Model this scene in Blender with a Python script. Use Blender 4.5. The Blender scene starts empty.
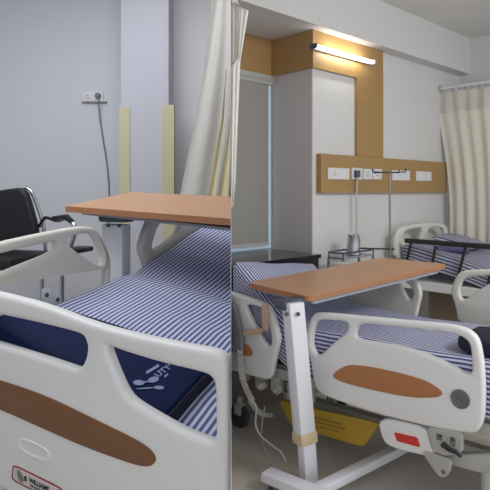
import bpy, bmesh, math, random
from mathutils import Vector, Matrix
random.seed(4)
SC = bpy.context.scene
COL = SC.collection
F, CX, HY, EYE = 559.0, 245.0, 190.0, 1.55      # focal length (px), principal column, horizon row, eye height (m)
SEAM = -0.025                                   # the partition stands along x = SEAM * y

# ------------------------------------------------------------------ materials
def mat(name, rgb, rough=0.5, metal=0.0, var=0.04, scale=6.0, spec=0.5, emit=None, estr=0.0, alpha=1.0, bump=0.0, stretch=None):
    m = bpy.data.materials.new(name); m.use_nodes = True
    nt = m.node_tree; b = nt.nodes['Principled BSDF']
    b.inputs['Roughness'].default_value = rough; b.inputs['Metallic'].default_value = metal
    b.inputs['Specular IOR Level'].default_value = spec
    tc = nt.nodes.new('ShaderNodeTexCoord'); no = nt.nodes.new('ShaderNodeTexNoise')
    no.inputs['Scale'].default_value = scale; no.inputs['Detail'].default_value = 4
    if stretch:
        mp = nt.nodes.new('ShaderNodeMapping'); mp.inputs['Scale'].default_value = stretch
        nt.links.new(tc.outputs['Object'], mp.inputs['Vector']); nt.links.new(mp.outputs['Vector'], no.inputs['Vector'])
    else:
        nt.links.new(tc.outputs['Object'], no.inputs['Vector'])
    mx = nt.nodes.new('ShaderNodeMix'); mx.data_type = 'RGBA'
    lo = [max(0, c * (1 - var)) for c in rgb]; hi = [min(1, c * (1 + var)) for c in rgb]
    mx.inputs[6].default_value = (*lo, 1); mx.inputs[7].default_value = (*hi, 1)
    nt.links.new(no.outputs['Fac'], mx.inputs[0]); nt.links.new(mx.outputs[2], b.inputs['Base Color'])
    if bump:
        bp = nt.nodes.new('ShaderNodeBump'); bp.inputs['Strength'].default_value = bump; bp.inputs['Distance'].default_value = 0.01
        nt.links.new(no.outputs['Fac'], bp.inputs['Height']); nt.links.new(bp.outputs['Normal'], b.inputs['Normal'])
    if emit:
        b.inputs['Emission Color'].default_value = (*emit, 1); b.inputs['Emission Strength'].default_value = estr
    if alpha < 1: b.inputs['Alpha'].default_value = alpha
    return m
def S(r, g, b):
    f = lambda c: (c/255/12.92) if c/255 <= 0.04045 else ((c/255+0.055)/1.055)**2.4
    return (f(r), f(g), f(b))
def stripe_mat(name, period, white, blue, duty):
    m = bpy.data.materials.new(name); m.use_nodes = True
    nt = m.node_tree; b = nt.nodes['Principled BSDF']; b.inputs['Roughness'].default_value = 0.85
    b.inputs['Specular IOR Level'].default_value = 0.15
    uv = nt.nodes.new('ShaderNodeUVMap'); uv.uv_map = 'UVMap'
    sx = nt.nodes.new('ShaderNodeSeparateXYZ'); nt.links.new(uv.outputs['UV'], sx.inputs['Vector'])
    no = nt.nodes.new('ShaderNodeTexNoise'); no.inputs['Scale'].default_value = 4.0
    nt.links.new(uv.outputs['UV'], no.inputs['Vector'])
    wob = nt.nodes.new('ShaderNodeMath'); wob.operation = 'MULTIPLY'; wob.inputs[1].default_value = 0.02
    nt.links.new(no.outputs['Fac'], wob.inputs[0])
    ad = nt.nodes.new('ShaderNodeMath'); ad.operation = 'ADD'
    nt.links.new(sx.outputs['X'], ad.inputs[0]); nt.links.new(wob.outputs[0], ad.inputs[1])
    di = nt.nodes.new('ShaderNodeMath'); di.operation = 'DIVIDE'; di.inputs[1].default_value = period
    nt.links.new(ad.outputs[0], di.inputs[0])
    fr = nt.nodes.new('ShaderNodeMath'); fr.operation = 'FRACT'; nt.links.new(di.outputs[0], fr.inputs[0])
    rp = nt.nodes.new('ShaderNodeValToRGB'); e = rp.color_ramp.elements
    e[0].position = 0.0; e[0].color = (*blue, 1); e[1].position = duty; e[1].color = (*blue, 1)
    x = e.new(duty + 0.06); x.color = (*white, 1); x = e.new(0.95); x.color = (*white, 1); x = e.new(1.0); x.color = (*blue, 1)
    nt.links.new(fr.outputs[0], rp.inputs['Fac']); nt.links.new(rp.outputs['Color'], b.inputs['Base Color'])
    return m
M = {}
M['wall_l'] = mat('wall_paint_left', S(206, 209, 217), 0.6, var=0.02, scale=1.2)
M['wall_l2'] = mat('wall_paint_left_column', S(197, 200, 212), 0.5, var=0.02, scale=1.2)
M['wall_l3'] = mat('wall_left_recess_lifted', S(240, 237, 241), 0.6, var=0.02, scale=1.2)  # recess colour lightened in place of the lamp light blocked there
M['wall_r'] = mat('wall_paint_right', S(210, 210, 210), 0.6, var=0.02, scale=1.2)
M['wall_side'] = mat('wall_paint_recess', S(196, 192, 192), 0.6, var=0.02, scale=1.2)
M['ceil'] = mat('ceiling_paint', S(222, 222, 220), 0.8, var=0.02)
M['floor'] = mat('floor_tile', S(192, 184, 174), 0.35, var=0.06, scale=3)
M['guard'] = mat('guard_beige', S(205, 200, 165), 0.5)
M['wood'] = mat('panel_wood', S(164, 130, 82), 0.45, var=0.1, scale=5, stretch=(1.2, 1.2, 9))
M['wood_side'] = mat('panel_wood_side', S(164, 130, 86), 0.5, var=0.1, scale=5, stretch=(1.2, 1.2, 9))
M['table'] = mat('table_laminate', S(192, 147, 110), 0.35, var=0.06, scale=5, stretch=(4, 14, 8))
M['edge'] = mat('table_edge_laminate', S(170, 118, 82), 0.4, var=0.06, scale=8)
M['under'] = mat('table_steel_tray', S(160, 165, 178), 0.45)
M['white'] = mat('moulded_white_plastic', S(229, 230, 230), 0.42, var=0.015)
M['cream'] = mat('moulded_cream_plastic', S(214, 213, 205), 0.45, var=0.015)
M['metalw'] = mat('white_powder_coat', S(222, 224, 232), 0.4, var=0.02)
M['frame'] = mat('grey_powder_coat', S(176, 176, 172), 0.5, var=0.05)
M['dark'] = mat('dark_grey_plastic', S(74, 82, 98), 0.4)
M['handset'] = mat('handset_grey', S(128, 130, 140), 0.45)
M['undershade'] = mat('shade_taupe', S(112, 100, 84), 0.6)  # taupe standing in for the shade beneath the far bed
M['black'] = mat('black_vinyl', S(22, 23, 27), 0.5, var=0.1)
M['blackbar'] = mat('black_metal', S(42, 36, 32), 0.45, var=0.1)
M['plinth'] = mat('plinth_taupe', S(120, 113, 106), 0.6)
M['granite'] = mat('black_granite', S(28, 30, 36), 0.12, var=0.4, scale=60)
M['inlay'] = mat('wood_inlay', S(172, 116, 72), 0.4, var=0.05, scale=6, stretch=(3, 3, 10))
M['inlay_l'] = mat('wood_inlay_dark', S(120, 82, 52), 0.4, var=0.05, scale=6, stretch=(3, 3, 10))
M['chrome'] = mat('chrome', S(200, 203, 210), 0.15, 1.0)
M['steel'] = mat('brushed_steel', S(178, 182, 188), 0.35, 0.75, var=0.1)
M['polegrey'] = mat('pole_steel', S(150, 150, 146), 0.35, 0.6)
M['navy'] = mat('navy_vinyl', S(8, 25, 66), 0.7, spec=0.15, var=0.1, scale=10)
M['navyd'] = mat('navy_fabric_dark', S(18, 24, 46), 0.7, var=0.2)
M['print'] = mat('pale_print', S(126, 140, 180), 0.6)
M['red'] = mat('red_plate', S(206, 52, 44), 0.4)
M['redline'] = mat('red_print', S(150, 40, 60), 0.5)
M['ink'] = mat('black_print', S(36, 34, 38), 0.5)
M['greyprint'] = mat('grey_print', S(120, 118, 115), 0.5)
M['label'] = mat('label_white', S(205, 204, 202), 0.5)
M['yellow'] = mat('yellow_sheet', S(186, 152, 48), 0.5, var=0.08, scale=8)
M['tan'] = mat('tan_rubber', S(206, 178, 150), 0.6)
M['tape'] = mat('tan_tape', S(204, 184, 148), 0.6, var=0.12, scale=30)
M['curt'] = mat('curtain_cream', S(222, 219, 206), 0.9, var=0.04, spec=0.1, bump=0.15, scale=20)
M['curtw'] = mat('curtain_white', S(234, 233, 228), 0.9, var=0.04, spec=0.1, bump=0.15, scale=20)
M['curty'] = mat('curtain_pale_yellow', S(222, 214, 180), 0.9, var=0.04, spec=0.1)
M['curtl'] = mat('curtain_white_left', S(208, 207, 202), 0.9, var=0.04, spec=0.1, bump=0.15, scale=20)
M['mesh'] = mat('curtain_mesh', S(214, 211, 202), 0.9, alpha=0.85, spec=0.1)
M['blind'] = mat('roller_blind_grey', S(150, 148, 144), 0.8, var=0.03)
M['pane'] = mat('frosted_daylight_glass', S(176, 196, 214), 0.3, emit=(0.55, 0.72, 0.85), estr=0.2)
M['tube'] = mat('lit_tube', (1, 1, 1), 0.4, emit=(1.0, 0.97, 0.9), estr=9.0)
M['socket'] = mat('socket_white', S(216, 216, 220), 0.35)
M['cord'] = mat('cord_white', S(190, 188, 182), 0.5)
M['cordg'] = mat('cord_grey', S(120, 122, 130), 0.5)
M['sheet_l'] = stripe_mat('striped_sheet_left', 0.0205, S(202, 206, 224), S(92, 101, 152), 0.44)
M['sheet_r'] = stripe_mat('striped_sheet_right', 0.0225, S(204, 206, 220), S(84, 90, 138), 0.47)
M['sheet_f'] = stripe_mat('striped_sheet_far', 0.03, S(190, 192, 206), S(84, 88, 122), 0.45)
M['rubber'] = mat('rubber_grey', S(60, 60, 62), 0.7)
M['emblem'] = mat('emblem_grey', S(112, 116, 122), 0.35, 0.4)

# ------------------------------------------------------------------ placing
def depth(x, y, z): return Vector(((x-CX)/F*z, z, EYE-(y-HY)/F*z))          # a point at a given distance
def atH(x, y, h):                                                           # a point at a given height
    z = (EYE-h)*F/(y-HY); return depth(x, y, z)
D1 = Vector((0.7226, 0.6912)); D2 = Vector((-0.6912, 0.7226))               # right room's wall directions
def R(u, v, h): p = D1*u + D2*v; return Vector((p.x, p.y, h))
class VP:                                                                   # a vertical plane: origin and direction on the ground
    def __init__(s, p0, d):
        s.p0 = Vector(p0[:2]); s.d = Vector(d[:2]).normalized(); s.n = Vector((-s.d.y, s.d.x))
        s.M = Matrix(((s.d.x, 0, s.n.x, s.p0.x), (s.d.y, 0, s.n.y, s.p0.y), (0, 1, 0, 0), (0, 0, 0, 1)))
    def at(s, x, y):
        k = (x-CX)/F; z = s.p0.dot(s.n)/Vector((k, 1)).dot(s.n)
        p = Vector((k*z, z)); return ((p-s.p0).dot(s.d), EYE-(y-HY)/F*z)
    def w(s, x, y, off=0):
        a, h = s.at(x, y); p = s.p0+s.d*a+s.n*off; return Vector((p.x, p.y, h))
def PU(u): return VP(D1*u, D2)
def PV(v): return VP(D2*v, D1)

# ------------------------------------------------------------------ object helpers
def wpos(o):
    p = Vector((0, 0, 0))
    while o is not None: p = p+o.location; o = o.parent
    return p
def link(name, me, m, parent=None, smooth=40):
    o = bpy.data.objects.new(name, me); COL.objects.link(o)
    for x in (m if isinstance(m, list) else [m]): me.materials.append(x)
    if parent is not None:
        o.parent = parent; me.transform(Matrix.Translation(-wpos(parent)))
    if smooth:
        me.polygons.foreach_set('use_smooth', [True]*len(me.polygons)); me.set_sharp_from_angle(angle=math.radians(smooth))
    me.update(); return o
def obj(name, bm, m, parent=None, smooth=40, side=0):
    if side: clip(bm, side)
    bmesh.ops.recalc_face_normals(bm, faces=bm.faces)
    me = bpy.data.meshes.new(name); bm.to_mesh(me); bm.free()
    return link(name, me, m, parent, smooth)
def recentre(o, loc):
    loc = Vector(loc); o.data.transform(Matrix.Translation(-loc)); o.location = loc; return o
def thing(name, label, cat, loc, group=None):
    o = bpy.data.objects.new(name, None); o.empty_display_size = 0.1; COL.objects.link(o); o.location = loc
    return tag(o, label, cat, group)
def tag(o, label, cat, group=None):
    o['label'] = label; o['category'] = cat
    if group: o['group'] = group
    return o
def struct(name, bm, m, side=0):
    o = obj(name, bm, m, side=side, smooth=0); o['kind'] = 'structure'; return o
def clip(bm, side):
    n = Vector((1, -SEAM, 0)).normalized()
    co = n*(0.0016*side)
    g = bm.verts[:]+bm.edges[:]+bm.faces[:]
    bmesh.ops.bisect_plane(bm, geom=g, dist=1e-6, plane_co=co, plane_no=n*(-side), clear_outer=True)
    be = [e for e in bm.edges if e.is_boundary and all(abs((v.co-co).dot(n)) < 1e-4 for v in e.verts)]
    if be:
        try: bmesh.ops.holes_fill(bm, edges=be, sides=0)
        except Exception: pass
def chaikin(pts, it=2, r=0.22, closed=True):
    pts = [Vector(p) for p in pts]
    for _ in range(it):
        out = []; n = len(pts)
        for i in range(n):
            a, b = pts[i], pts[(i+1) % n]; out += [a.lerp(b, r), a.lerp(b, 1-r)]
        pts = out
    return pts
def plate_mesh(pl, outer, holes, thick, bev, off=0.0, it=2, r=0.22):
    """a moulded plate with openings, rounded edges, standing in a vertical plane"""
    cu = bpy.data.curves.new('tmp', 'CURVE'); cu.dimensions = '2D'; cu.fill_mode = 'BOTH'
    cu.extrude = max(thick/2-bev, 0.0005); cu.bevel_depth = bev; cu.bevel_resolution = 4; cu.offset = -bev
    for poly in [outer]+list(holes):
        pts = chaikin([pl.at(*p) for p in poly], it, r) if it else [Vector(pl.at(*p)) for p in poly]
        sp = cu.splines.new('POLY'); sp.points.add(len(pts)-1); sp.use_cyclic_u = True
        for q, p in zip(sp.points, pts): q.co = (p[0], p[1], 0, 1)
    o = bpy.data.objects.new('tmp', cu); COL.objects.link(o)
    dg = bpy.context.evaluated_depsgraph_get(); dg.update()
    me = bpy.data.meshes.new_from_object(o.evaluated_get(dg))
    bpy.data.objects.remove(o); bpy.data.curves.remove(cu)
    me.transform(pl.M @ Matrix.Translation((0, 0, off)))
    return me
def plate(name, pl, outer, holes, thick, bev, m, parent, off=0.0, it=2, r=0.22, side=0):
    if off: pl = VP(pl.p0+pl.n*off, pl.d)
    me = plate_mesh(pl, outer, holes, thick, bev, 0.0, it, r)
    me.materials.clear()
    bm = bmesh.new(); bm.from_mesh(me); bpy.data.meshes.remove(me)
    bmesh.ops.remove_doubles(bm, verts=bm.verts, dist=1e-5)
    return obj(name, bm, m, parent, 50, side)
def box_add(bm, c, ax, ay, az, bev=0.0):
    """box from centre and three half-axis vectors"""
    c, ax, ay, az = Vector(c), Vector(ax), Vector(ay), Vector(az)
    vs = [bm.verts.new(c+ax*i+ay*j+az*k) for i in (-1, 1) for j in (-1, 1) for k in (-1, 1)]
    fs = [bm.faces.new([vs[i] for i in f]) for f in ((0, 1, 3, 2), (4, 6, 7, 5), (0, 4, 5, 1), (2, 3, 7, 6), (0, 2, 6, 4), (1, 5, 7, 3))]
    if bev:
        es = list({e for f in fs for e in f.edges})
        bmesh.ops.bevel(bm, geom=es, offset=bev, segments=2, affect='EDGES', profile=0.5)
def rbox(bm, u0, u1, v0, v1, h0, h1, bev=0.0):
    c = R((u0+u1)/2, (v0+v1)/2, (h0+h1)/2)
    box_add(bm, c, (*(D1*(u1-u0)/2), 0), (*(D2*(v1-v0)/2), 0), (0, 0, (h1-h0)/2), bev)
def wbox(bm, x0, x1, y0, y1, z0, z1, bev=0.0):
    box_add(bm, ((x0+x1)/2, (y0+y1)/2, (z0+z1)/2), ((x1-x0)/2, 0, 0), (0, (y1-y0)/2, 0), (0, 0, (z1-z0)/2), bev)
def prism_add(bm, pts, ext, bev=0.0):
    """solid from a ring of 3D points pushed along ext"""
    ext = Vector(ext); n = len(pts)
    a = [bm.verts.new(Vector(p)) for p in pts]; b = [bm.verts.new(Vector(p)+ext) for p in pts]
    fs = [bm.faces.new(a), bm.faces.new(b[::-1])]
    for i in range(n): fs.append(bm.faces.new((a[i], b[i], b[(i+1) % n], a[(i+1) % n])))
    if bev:
        es = list({e for f in fs[:2] for e in f.edges})
        bmesh.ops.bevel(bm, geom=es, offset=bev, segments=3, affect='EDGES', profile=0.5)
def tube_add(bm, pts, r, seg=10, cap=True):
    pts = [Vector(p) for p in pts]; rings = []
    n = len(pts); up = None
    for i, p in enumerate(pts):
        t = (pts[min(i+1, n-1)]-pts[max(i-1, 0)]).normalized()
        if up is None: up = Vector((0, 0, 1)) if abs(t.z) < 0.9 else Vector((1, 0, 0))
        a = (up-t*up.dot(t)).normalized(); b = t.cross(a); up = a
        rr = r[i] if isinstance(r, (list, tuple)) else r
        rings.append([bm.verts.new(p+(a*math.cos(k*2*math.pi/seg)+b*math.sin(k*2*math.pi/seg))*rr) for k in range(seg)])
    for i in range(n-1):
        for k in range(seg): bm.faces.new((rings[i][k], rings[i][(k+1) % seg], rings[i+1][(k+1) % seg], rings[i+1][k]))
    if cap: bm.faces.new(rings[0][::-1]); bm.faces.new(rings[-1])
def smooth_path(pts, n=8):
    pts = [Vector(p) for p in pts]; P = [pts[0]]+pts+[pts[-1]]; out = []
    for i in range(1, len(P)-2):
        for k in range(n):
            t = k/n; a, b, c, d = P[i-1], P[i], P[i+1], P[i+2]
            out.append(0.5*((2*b)+(c-a)*t+(2*a-5*b+4*c-d)*t*t+(3*b-a-3*c+d)*t**3))
    out.append(pts[-1]); return out
def tube(name, pts, r, m, parent, seg=10, side=0):
    bm = bmesh.new(); tube_add(bm, pts, r, seg); return obj(name, bm, m, parent, 60, side)
def lathe_add(bm, base, prof, seg=24, axis=None):
    base = Vector(base); az = Vector(axis).normalized() if axis else Vector((0, 0, 1))
    ax = az.orthogonal().normalized(); ay = az.cross(ax); rings = []
    for r, h in prof: rings.append([bm.verts.new(base+az*h+(ax*math.cos(k*2*math.pi/seg)+ay*math.sin(k*2*math.pi/seg))*max(r, 1e-4)) for k in range(seg)])
    for i in range(len(rings)-1):
        for k in range(seg): bm.faces.new((rings[i][k], rings[i][(k+1) % seg], rings[i+1][(k+1) % seg], rings[i+1][k]))
    bm.faces.new(rings[0][::-1]); bm.faces.new(rings[-1])
def bed_surface(name, a_org, axis, across, sec, w0, w1, thick, top, m, side=0, drop=None, rad=0.05, ns=40, nc=26, head=None):
    """a mattress in its sheet: a rounded slab lofted along the bed; UV.x runs round the section so stripes run lengthwise.
    top(s,c) gives the height of the top, sec=(s0,s1); head(c) may skew the head end"""
    bm = bmesh.new(); uvl = bm.loops.layers.uv.new('UVMap')
    A, X, O = Vector(axis), Vector(across), Vector(a_org)
    prof = []          # (c, dz, uvx) round the section
    def add(c, dz, u): prof.append((c, dz, u))
    q = math.pi/2*rad; W = w1-w0
    add(w0, -thick, 0)
    add(w0, -rad, thick-rad)
    for k in range(1, 6):
        t = k/6*math.pi/2; add(w0+rad-rad*math.cos(t), -rad+rad*math.sin(t), thick-rad+q*k/6)
    for k in range(nc+1): add(w0+rad+(W-2*rad)*k/nc, 0, thick-rad+q+(W-2*rad)*k/nc)
    for k in range(1, 6):
        t = (1-k/6)*math.pi/2; add(w1-rad+rad*math.cos(t), -rad+rad*math.sin(t), thick-rad+q+W-2*rad+q*k/6)
    add(w1, -rad, thick-2*rad+2*q+W); add(w1, -thick, 2*thick-2*rad+2*q+W)
    rings = []; s0, s1 = sec
    # round the two ends over by lowering the first and last rings
    st = [(s0, rad), (s0+rad*0.3, rad*0.3), (s0+rad, 0)]+[(s0+rad+(s1-s0-2*rad)*k/ns, 0) for k in range(1, ns)]+[(s1-rad, 0), (s1-rad*0.3, rad*0.3), (s1, rad)]
    for s, low in st:
        ring = []
        for c, dz, u in prof:
            ss = s
            if head: ss = s+(head(c))*max(0, (s-s0)/(s1-s0))**2
            p = O+A*ss+X*c
            z = top(s, c)
            d = dz if dz <= -low else -low
            if dz == -thick: d = -thick
            ring.append((bm.verts.new((p.x, p.y, z+d)), u, ss))
        rings.append(ring)
    def face(q):
        f = bm.faces.new([x[0] for x in q])
        for l, x in zip(f.loops, q): l[uvl].uv = (x[1], x[2])
    n = len(prof)
    for i in range(len(rings)-1):
        for k in range(n-1): face((rings[i][k], rings[i][k+1], rings[i+1][k+1], rings[i+1][k]))
        face((rings[i][n-1], rings[i][0], rings[i+1][0], rings[i+1][n-1]))
    face(rings[0][::-1]); face(rings[-1])
    return obj(name, bm, m, None, 50, side)
def curtain_bm(top, bot, nf, amp, rows=24, per=10, flare=None, seed=0):
    """cloth hanging between a top and a bottom line of two points each; folds run down it"""
    rnd = random.Random(seed); bm = bmesh.new()
    t0, t1, b0, b1 = map(Vector, (*top, *bot)); n = nf*per
    ph = [rnd.uniform(0.6, 1.3) for _ in range(nf+1)]
    d = (t1-t0); nrm = Vector((-d.y, d.x, 0)).normalized()
    grid = []
    for j in range(rows+1):
        v = j/rows; row = []
        for i in range(n+1):
            u = i/n; f = u*nf; a = ph[int(min(f, nf-1e-6))]
            l = t0.lerp(b0, v); r = t1.lerp(b1, v)
            if flare: l, r = flare(v, l, r)
            p = l.lerp(r, u)+nrm*(math.sin(2*math.pi*f)*amp*a*(0.6+0.5*v)+0.3*amp*math.sin(f*2.3+3*v))
            row.append(bm.verts.new(p))
        grid.append(row)
    for j in range(rows):
        for i in range(n): bm.faces.new((grid[j][i], grid[j][i+1], grid[j+1][i+1], grid[j+1][i]))
    return bm
def text_on(name, body, org, ex, ey, size, m, parent, lift=0.0015):
    cu = bpy.data.curves.new('tmp', 'FONT'); cu.body = body; cu.size = size; cu.extrude = 0.0004; cu.offset = 0.0006
    o = bpy.data.objects.new('tmp', cu); COL.objects.link(o)
    dg = bpy.context.evaluated_depsgraph_get(); dg.update()
    me = bpy.data.meshes.new_from_object(o.evaluated_get(dg)); bpy.data.objects.remove(o); bpy.data.curves.remove(cu)
    ex, ey = Vector(ex).normalized(), Vector(ey).normalized(); ez = ex.cross(ey).normalized(); ey = ez.cross(ex)
    org = Vector(org)+ez*lift
    me.transform(Matrix(((ex.x, ey.x, ez.x, org.x), (ex.y, ey.y, ez.y, org.y), (ex.z, ey.z, ez.z, org.z), (0, 0, 0, 1))))
    me.materials.clear()
    return link(name, me, m, parent, 0)

# ================================================================== THE SETTING
CEIL = 3.23; LF = 0.40                     # ceiling height; the left bay's floor level
Vp, Uc, Vw, Uf, Vb, UND, WB = 2.88, 3.51, 3.335, 6.10, 2.755, 2.835, 2.53
b = bmesh.new(); wbox(b, -0.6, 8.0, -1.2, 7.0, -0.08, 0.0); struct('floor', b, M['floor'], 1)
b = bmesh.new(); wbox(b, -4.2, 0.4, -1.2, 5.2, -0.08, LF); struct('floor', b, M['floor'], -1)
b = bmesh.new(); wbox(b, -4.2, 8.0, -0.2, 7.5, CEIL, CEIL+0.08); struct('ceiling', b, M['ceil'])
# partition between the two bays
b = bmesh.new()
prism_add(b, [(SEAM*1.36-0.0004, 1.36, 0), (SEAM*1.36+0.0004, 1.36, 0), (SEAM*5.1+0.0014, 5.1, 0), (SEAM*5.1-0.0014, 5.1, 0)], (0, 0, CEIL))
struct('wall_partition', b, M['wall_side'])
# left bay
YL, YC, YR = 4.40, 4.18, 4.48
def X(px, y): return (px-CX)/F*y
b = bmesh.new(); wbox(b, -4.2, X(130, YL), YL, YL+0.08, LF, CEIL); struct('wall_left', b, M['wall_l'])
b = bmesh.new(); wbox(b, X(121, YC), X(168.5, YC), YC, YR+0.05, LF, CEIL); struct('wall_column_left', b, M['wall_l2'])
b = bmesh.new(); wbox(b, X(160, YR), 0.2, YR, YR+0.1, LF, CEIL); struct('wall_recess_left', b, M['wall_l3'], -1)
b = bmesh.new(); wbox(b, -4.2, -4.1, 0.2, YL, LF, CEIL); struct('wall_outer_left', b, M['wall_l'])
for i, (p0, p1, y) in enumerate(((120.5, 130, 108), (162.5, 174, 105))):
    b = bmesh.new(); z = EYE+(HY-y)/F*YC; x0, x1 = X(p0, YC), X(p1, YC)
    xe = X(121, YC) if i == 0 else X(168.5, YC)
    if i == 0: wbox(b, xe-0.004, x1, YC-0.012, YC, LF, z); wbox(b, xe-0.012, xe, YC-0.012, YC+0.07, LF, z)
    else: wbox(b, x0, xe+0.004, YC-0.012, YC, LF, z); wbox(b, xe, xe+0.042, YC-0.012, YC+0.07, LF, z)
    struct('trim_%d' % (i+1), b, M['guard'])
b = bmesh.new(); wbox(b, -4.2, -0.35, -1.2, -1.1, LF, CEIL); struct('wall_light_block_left', b, M['wall_l'])  # unseen wall behind the camera, added to keep world light off this bay
b = bmesh.new(); wbox(b, -4.2, -4.1, -1.1, 0.2, LF, CEIL); struct('wall_outer_left', b, M['wall_l'])  # unseen side piece, added to close the bay against world light
# right bay
b = bmesh.new(); rbox(b, Uc, Uf+0.1, Vp, Vp+0.6, 0, CEIL); struct('wall_head', b, M['wall_r'])
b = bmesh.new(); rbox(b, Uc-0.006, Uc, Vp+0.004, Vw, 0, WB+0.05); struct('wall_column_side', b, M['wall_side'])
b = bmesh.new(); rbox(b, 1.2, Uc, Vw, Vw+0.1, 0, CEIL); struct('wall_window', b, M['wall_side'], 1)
b = bmesh.new(); rbox(b, Uf, Uf+0.1, -1.0, Vp, 0, CEIL); struct('wall_right', b, M['wall_r'])
b = bmesh.new(); rbox(b, 1.2, Uf, Vb, Vw, UND, CEIL+0.02); struct('trim_3', b, M['wall_r'], 1)     # dropped beam
# window with its blind
pw = PV(Vw)
def su(px, v): k = (px-CX)/F; r = Vector((k, 1)); z = v/r.dot(D2); return z*r.dot(D1)
def hv(px, y, v): return PV(v).at(px, y)[1]
def sv(px, u): k = (px-CX)/F; r = Vector((k, 1)); z = u/r.dot(D1); return z*r.dot(D2)
u0, u1 = su(222, Vw), Uc-0.008
b = bmesh.new()
rbox(b, u0, u1, Vw-0.03, Vw, 2.47, 2.53); rbox(b, u1-0.004, u1, Vw-0.014, Vw, 1.05, 2.47); rbox(b, u0, u1, Vw-0.03, Vw, 1.02, 1.055)
o = struct('window_1', b, M['frame'], 1)
b = bmesh.new(); rbox(b, u0, u1-0.012, Vw-0.012, Vw-0.004, 1.05, 2.47)
obj('window_pane', b, M['pane'], o, 0, 1)
bl = thing('roller_blind', 'grey fabric roller blind drawn down over the window, pale light at its edge', 'blind', R(su(254, Vw), Vw-0.04, 1.16))
b = bmesh.new(); rbox(b, u0, su(268.2, Vw-0.04), Vw-0.042, Vw-0.038, 1.10, 2.45); obj('blind_fabric', b, M['blind'], bl, 0, 1)
b = bmesh.new(); tube_add(b, [R(u0, Vw-0.04, 2.46), R(su(268, Vw), Vw-0.04, 2.46)], 0.022); obj('roller', b, M['frame'], bl, 60, 1)
b = bmesh.new(); rbox(b, u0, su(268.2, Vw-0.04), Vw-0.048, Vw-0.032, 1.085, 1.11); obj('bottom_bar', b, M['frame'], bl, 0, 1)

# timber panelling on the head wall and round the window recess
tp = 0.028
wd = thing('wall_panelling', 'wood veneer panelling running around the window head, down the column and along the socket strip', 'panelling', R(su(367, Vp), Vp, 1.5))
pv = PV(Vp-tp/2)
hT = UND-0.001
def rect_px(x0, x1, ytl, ytr, ybl, ybr): return [(x0, ytl), (x1, ytr), (x1, ybr), (x0, ybl)]
b = bmesh.new(); rbox(b, Uc-0.01, su(380.5, Vp), Vp-tp, Vp, WB, hT); obj('top_board', b, M['wood'], wd, 0)
b = bmesh.new(); rbox(b, su(354.5, Vp), su(380.5, Vp), Vp-tp-0.002, Vp, hv(366, 157, Vp), WB+0.1); obj('upright_board', b, M['wood'], wd, 0)
b = bmesh.new(); rbox(b, su(320, Vp-0.04), su(442.5, Vp), Vp-0.05, Vp, hv(318, 193, Vp), hv(318, 154, Vp)); obj('socket_strip', b, M['wood'], wd, 0)
b = bmesh.new(); rbox(b, Uc-0.03, Uc-0.007, Vp-tp, Vw, WB, hT); obj('side_board', b, M['wood_side'], wd, 0)
b = bmesh.new(); rbox(b, 1.3, Uc-0.03, Vw-0.025, Vw, WB, hT); obj('window_head_board', b, M['wood_side'], wd, 0, 1)

# tube light
tl = thing('tube_light', 'lit fluorescent batten on the wood board above the column', 'light', R(su(342, Vp), Vp-tp, hv(313, 49, Vp)))
ua, ub, hh = su(315, Vp-0.06), su(372, Vp-0.06), hv(314, 46, Vp-0.06)
b = bmesh.new(); rbox(b, ua-0.02, ub+0.01, Vp-tp-0.03, Vp-tp, hh-0.02, hh+0.012); obj('batten', b, M['metalw'], tl, 0)
b = bmesh.new(); tube_add(b, [R(ua, Vp-0.072, hh), R(ub, Vp-0.072, hh)], 0.012); obj('tube', b, M['tube'], tl)
for uu in (ua-0.015, ub+0.005):
    b = bmesh.new(); rbox(b, uu-0.012, uu+0.012, Vp-0.09, Vp-tp, hh-0.02, hh+0.018, 0.003); obj('lamp_holder', b, M['dark'] if uu < ub else M['metalw'], tl, 0)

# sockets along the strip
vs = Vp-0.05; ps = PV(vs)
def socket(px0, px1, y0, y1, label, kind):
    a, c = su(px0, vs), su(px1, vs); h0, h1 = hv((px0+px1)/2, y1, vs), hv((px0+px1)/2, y0, vs)
    t = thing('wall_socket', label, 'socket', R((a+c)/2, vs, h0), 'socket plates on the wood strip')
    b = bmesh.new(); rbox(b, a, c, vs-0.012, vs, h0, h1, 0.003); obj('face_plate', b, M['socket'], t, 0)
    W, H = c-a, h1-h0; um, hm = (a+c)/2, (h0+h1)/2
    if kind in ('double', 'outlet', 'pair'):
        uc = a+W*0.3 if kind == 'double' else um
        for du, dh in ((0, 0.014), (-0.013, -0.012), (0.013, -0.012)):
            b = bmesh.new(); lathe_add(b, R(uc+du, vs-0.0122, hm+dh), [(0.005, 0), (0.005, 0.001)], 10, (*(-D2), 0)); obj('pin_hole', b, M['ink'], t, 0)
    if kind in ('double', 'wide', 'switch'):
        n = 3 if kind == 'wide' else 1
        for k in range(n):
            uc = a+W*(0.7 if kind == 'double' else (k+0.5)/n if n > 1 else 0.72)
            b = bmesh.new(); rbox(b, uc-0.018, uc+0.018, vs-0.017, vs-0.011, hm-0.03, hm+0.03, 0.003); obj('rocker_switch', b, M['metalw'], t, 0)
    return t
socket(327, 348.5, 168, 179.5, 'wide white plate at the left end of the wood strip, socket with switch', 'double')
socket(351, 361.5, 168, 179.5, 'white plate with a black plug in it, second from left on the wood strip', 'outlet')
socket(362.5, 371, 169, 179.5, 'small square white socket just right of the plugged one', 'outlet')
socket(371.8, 381, 169, 179.5, 'small square white socket nearest the drip stand, left of it', 'outlet')
socket(391.5, 409, 170.5, 180.5, 'white switch plate behind the hooks of the drip stand', 'wide')
socket(415.5, 430.5, 171.5, 181, 'white plate at the right end of the wood strip by the curtain', 'switch')
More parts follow.
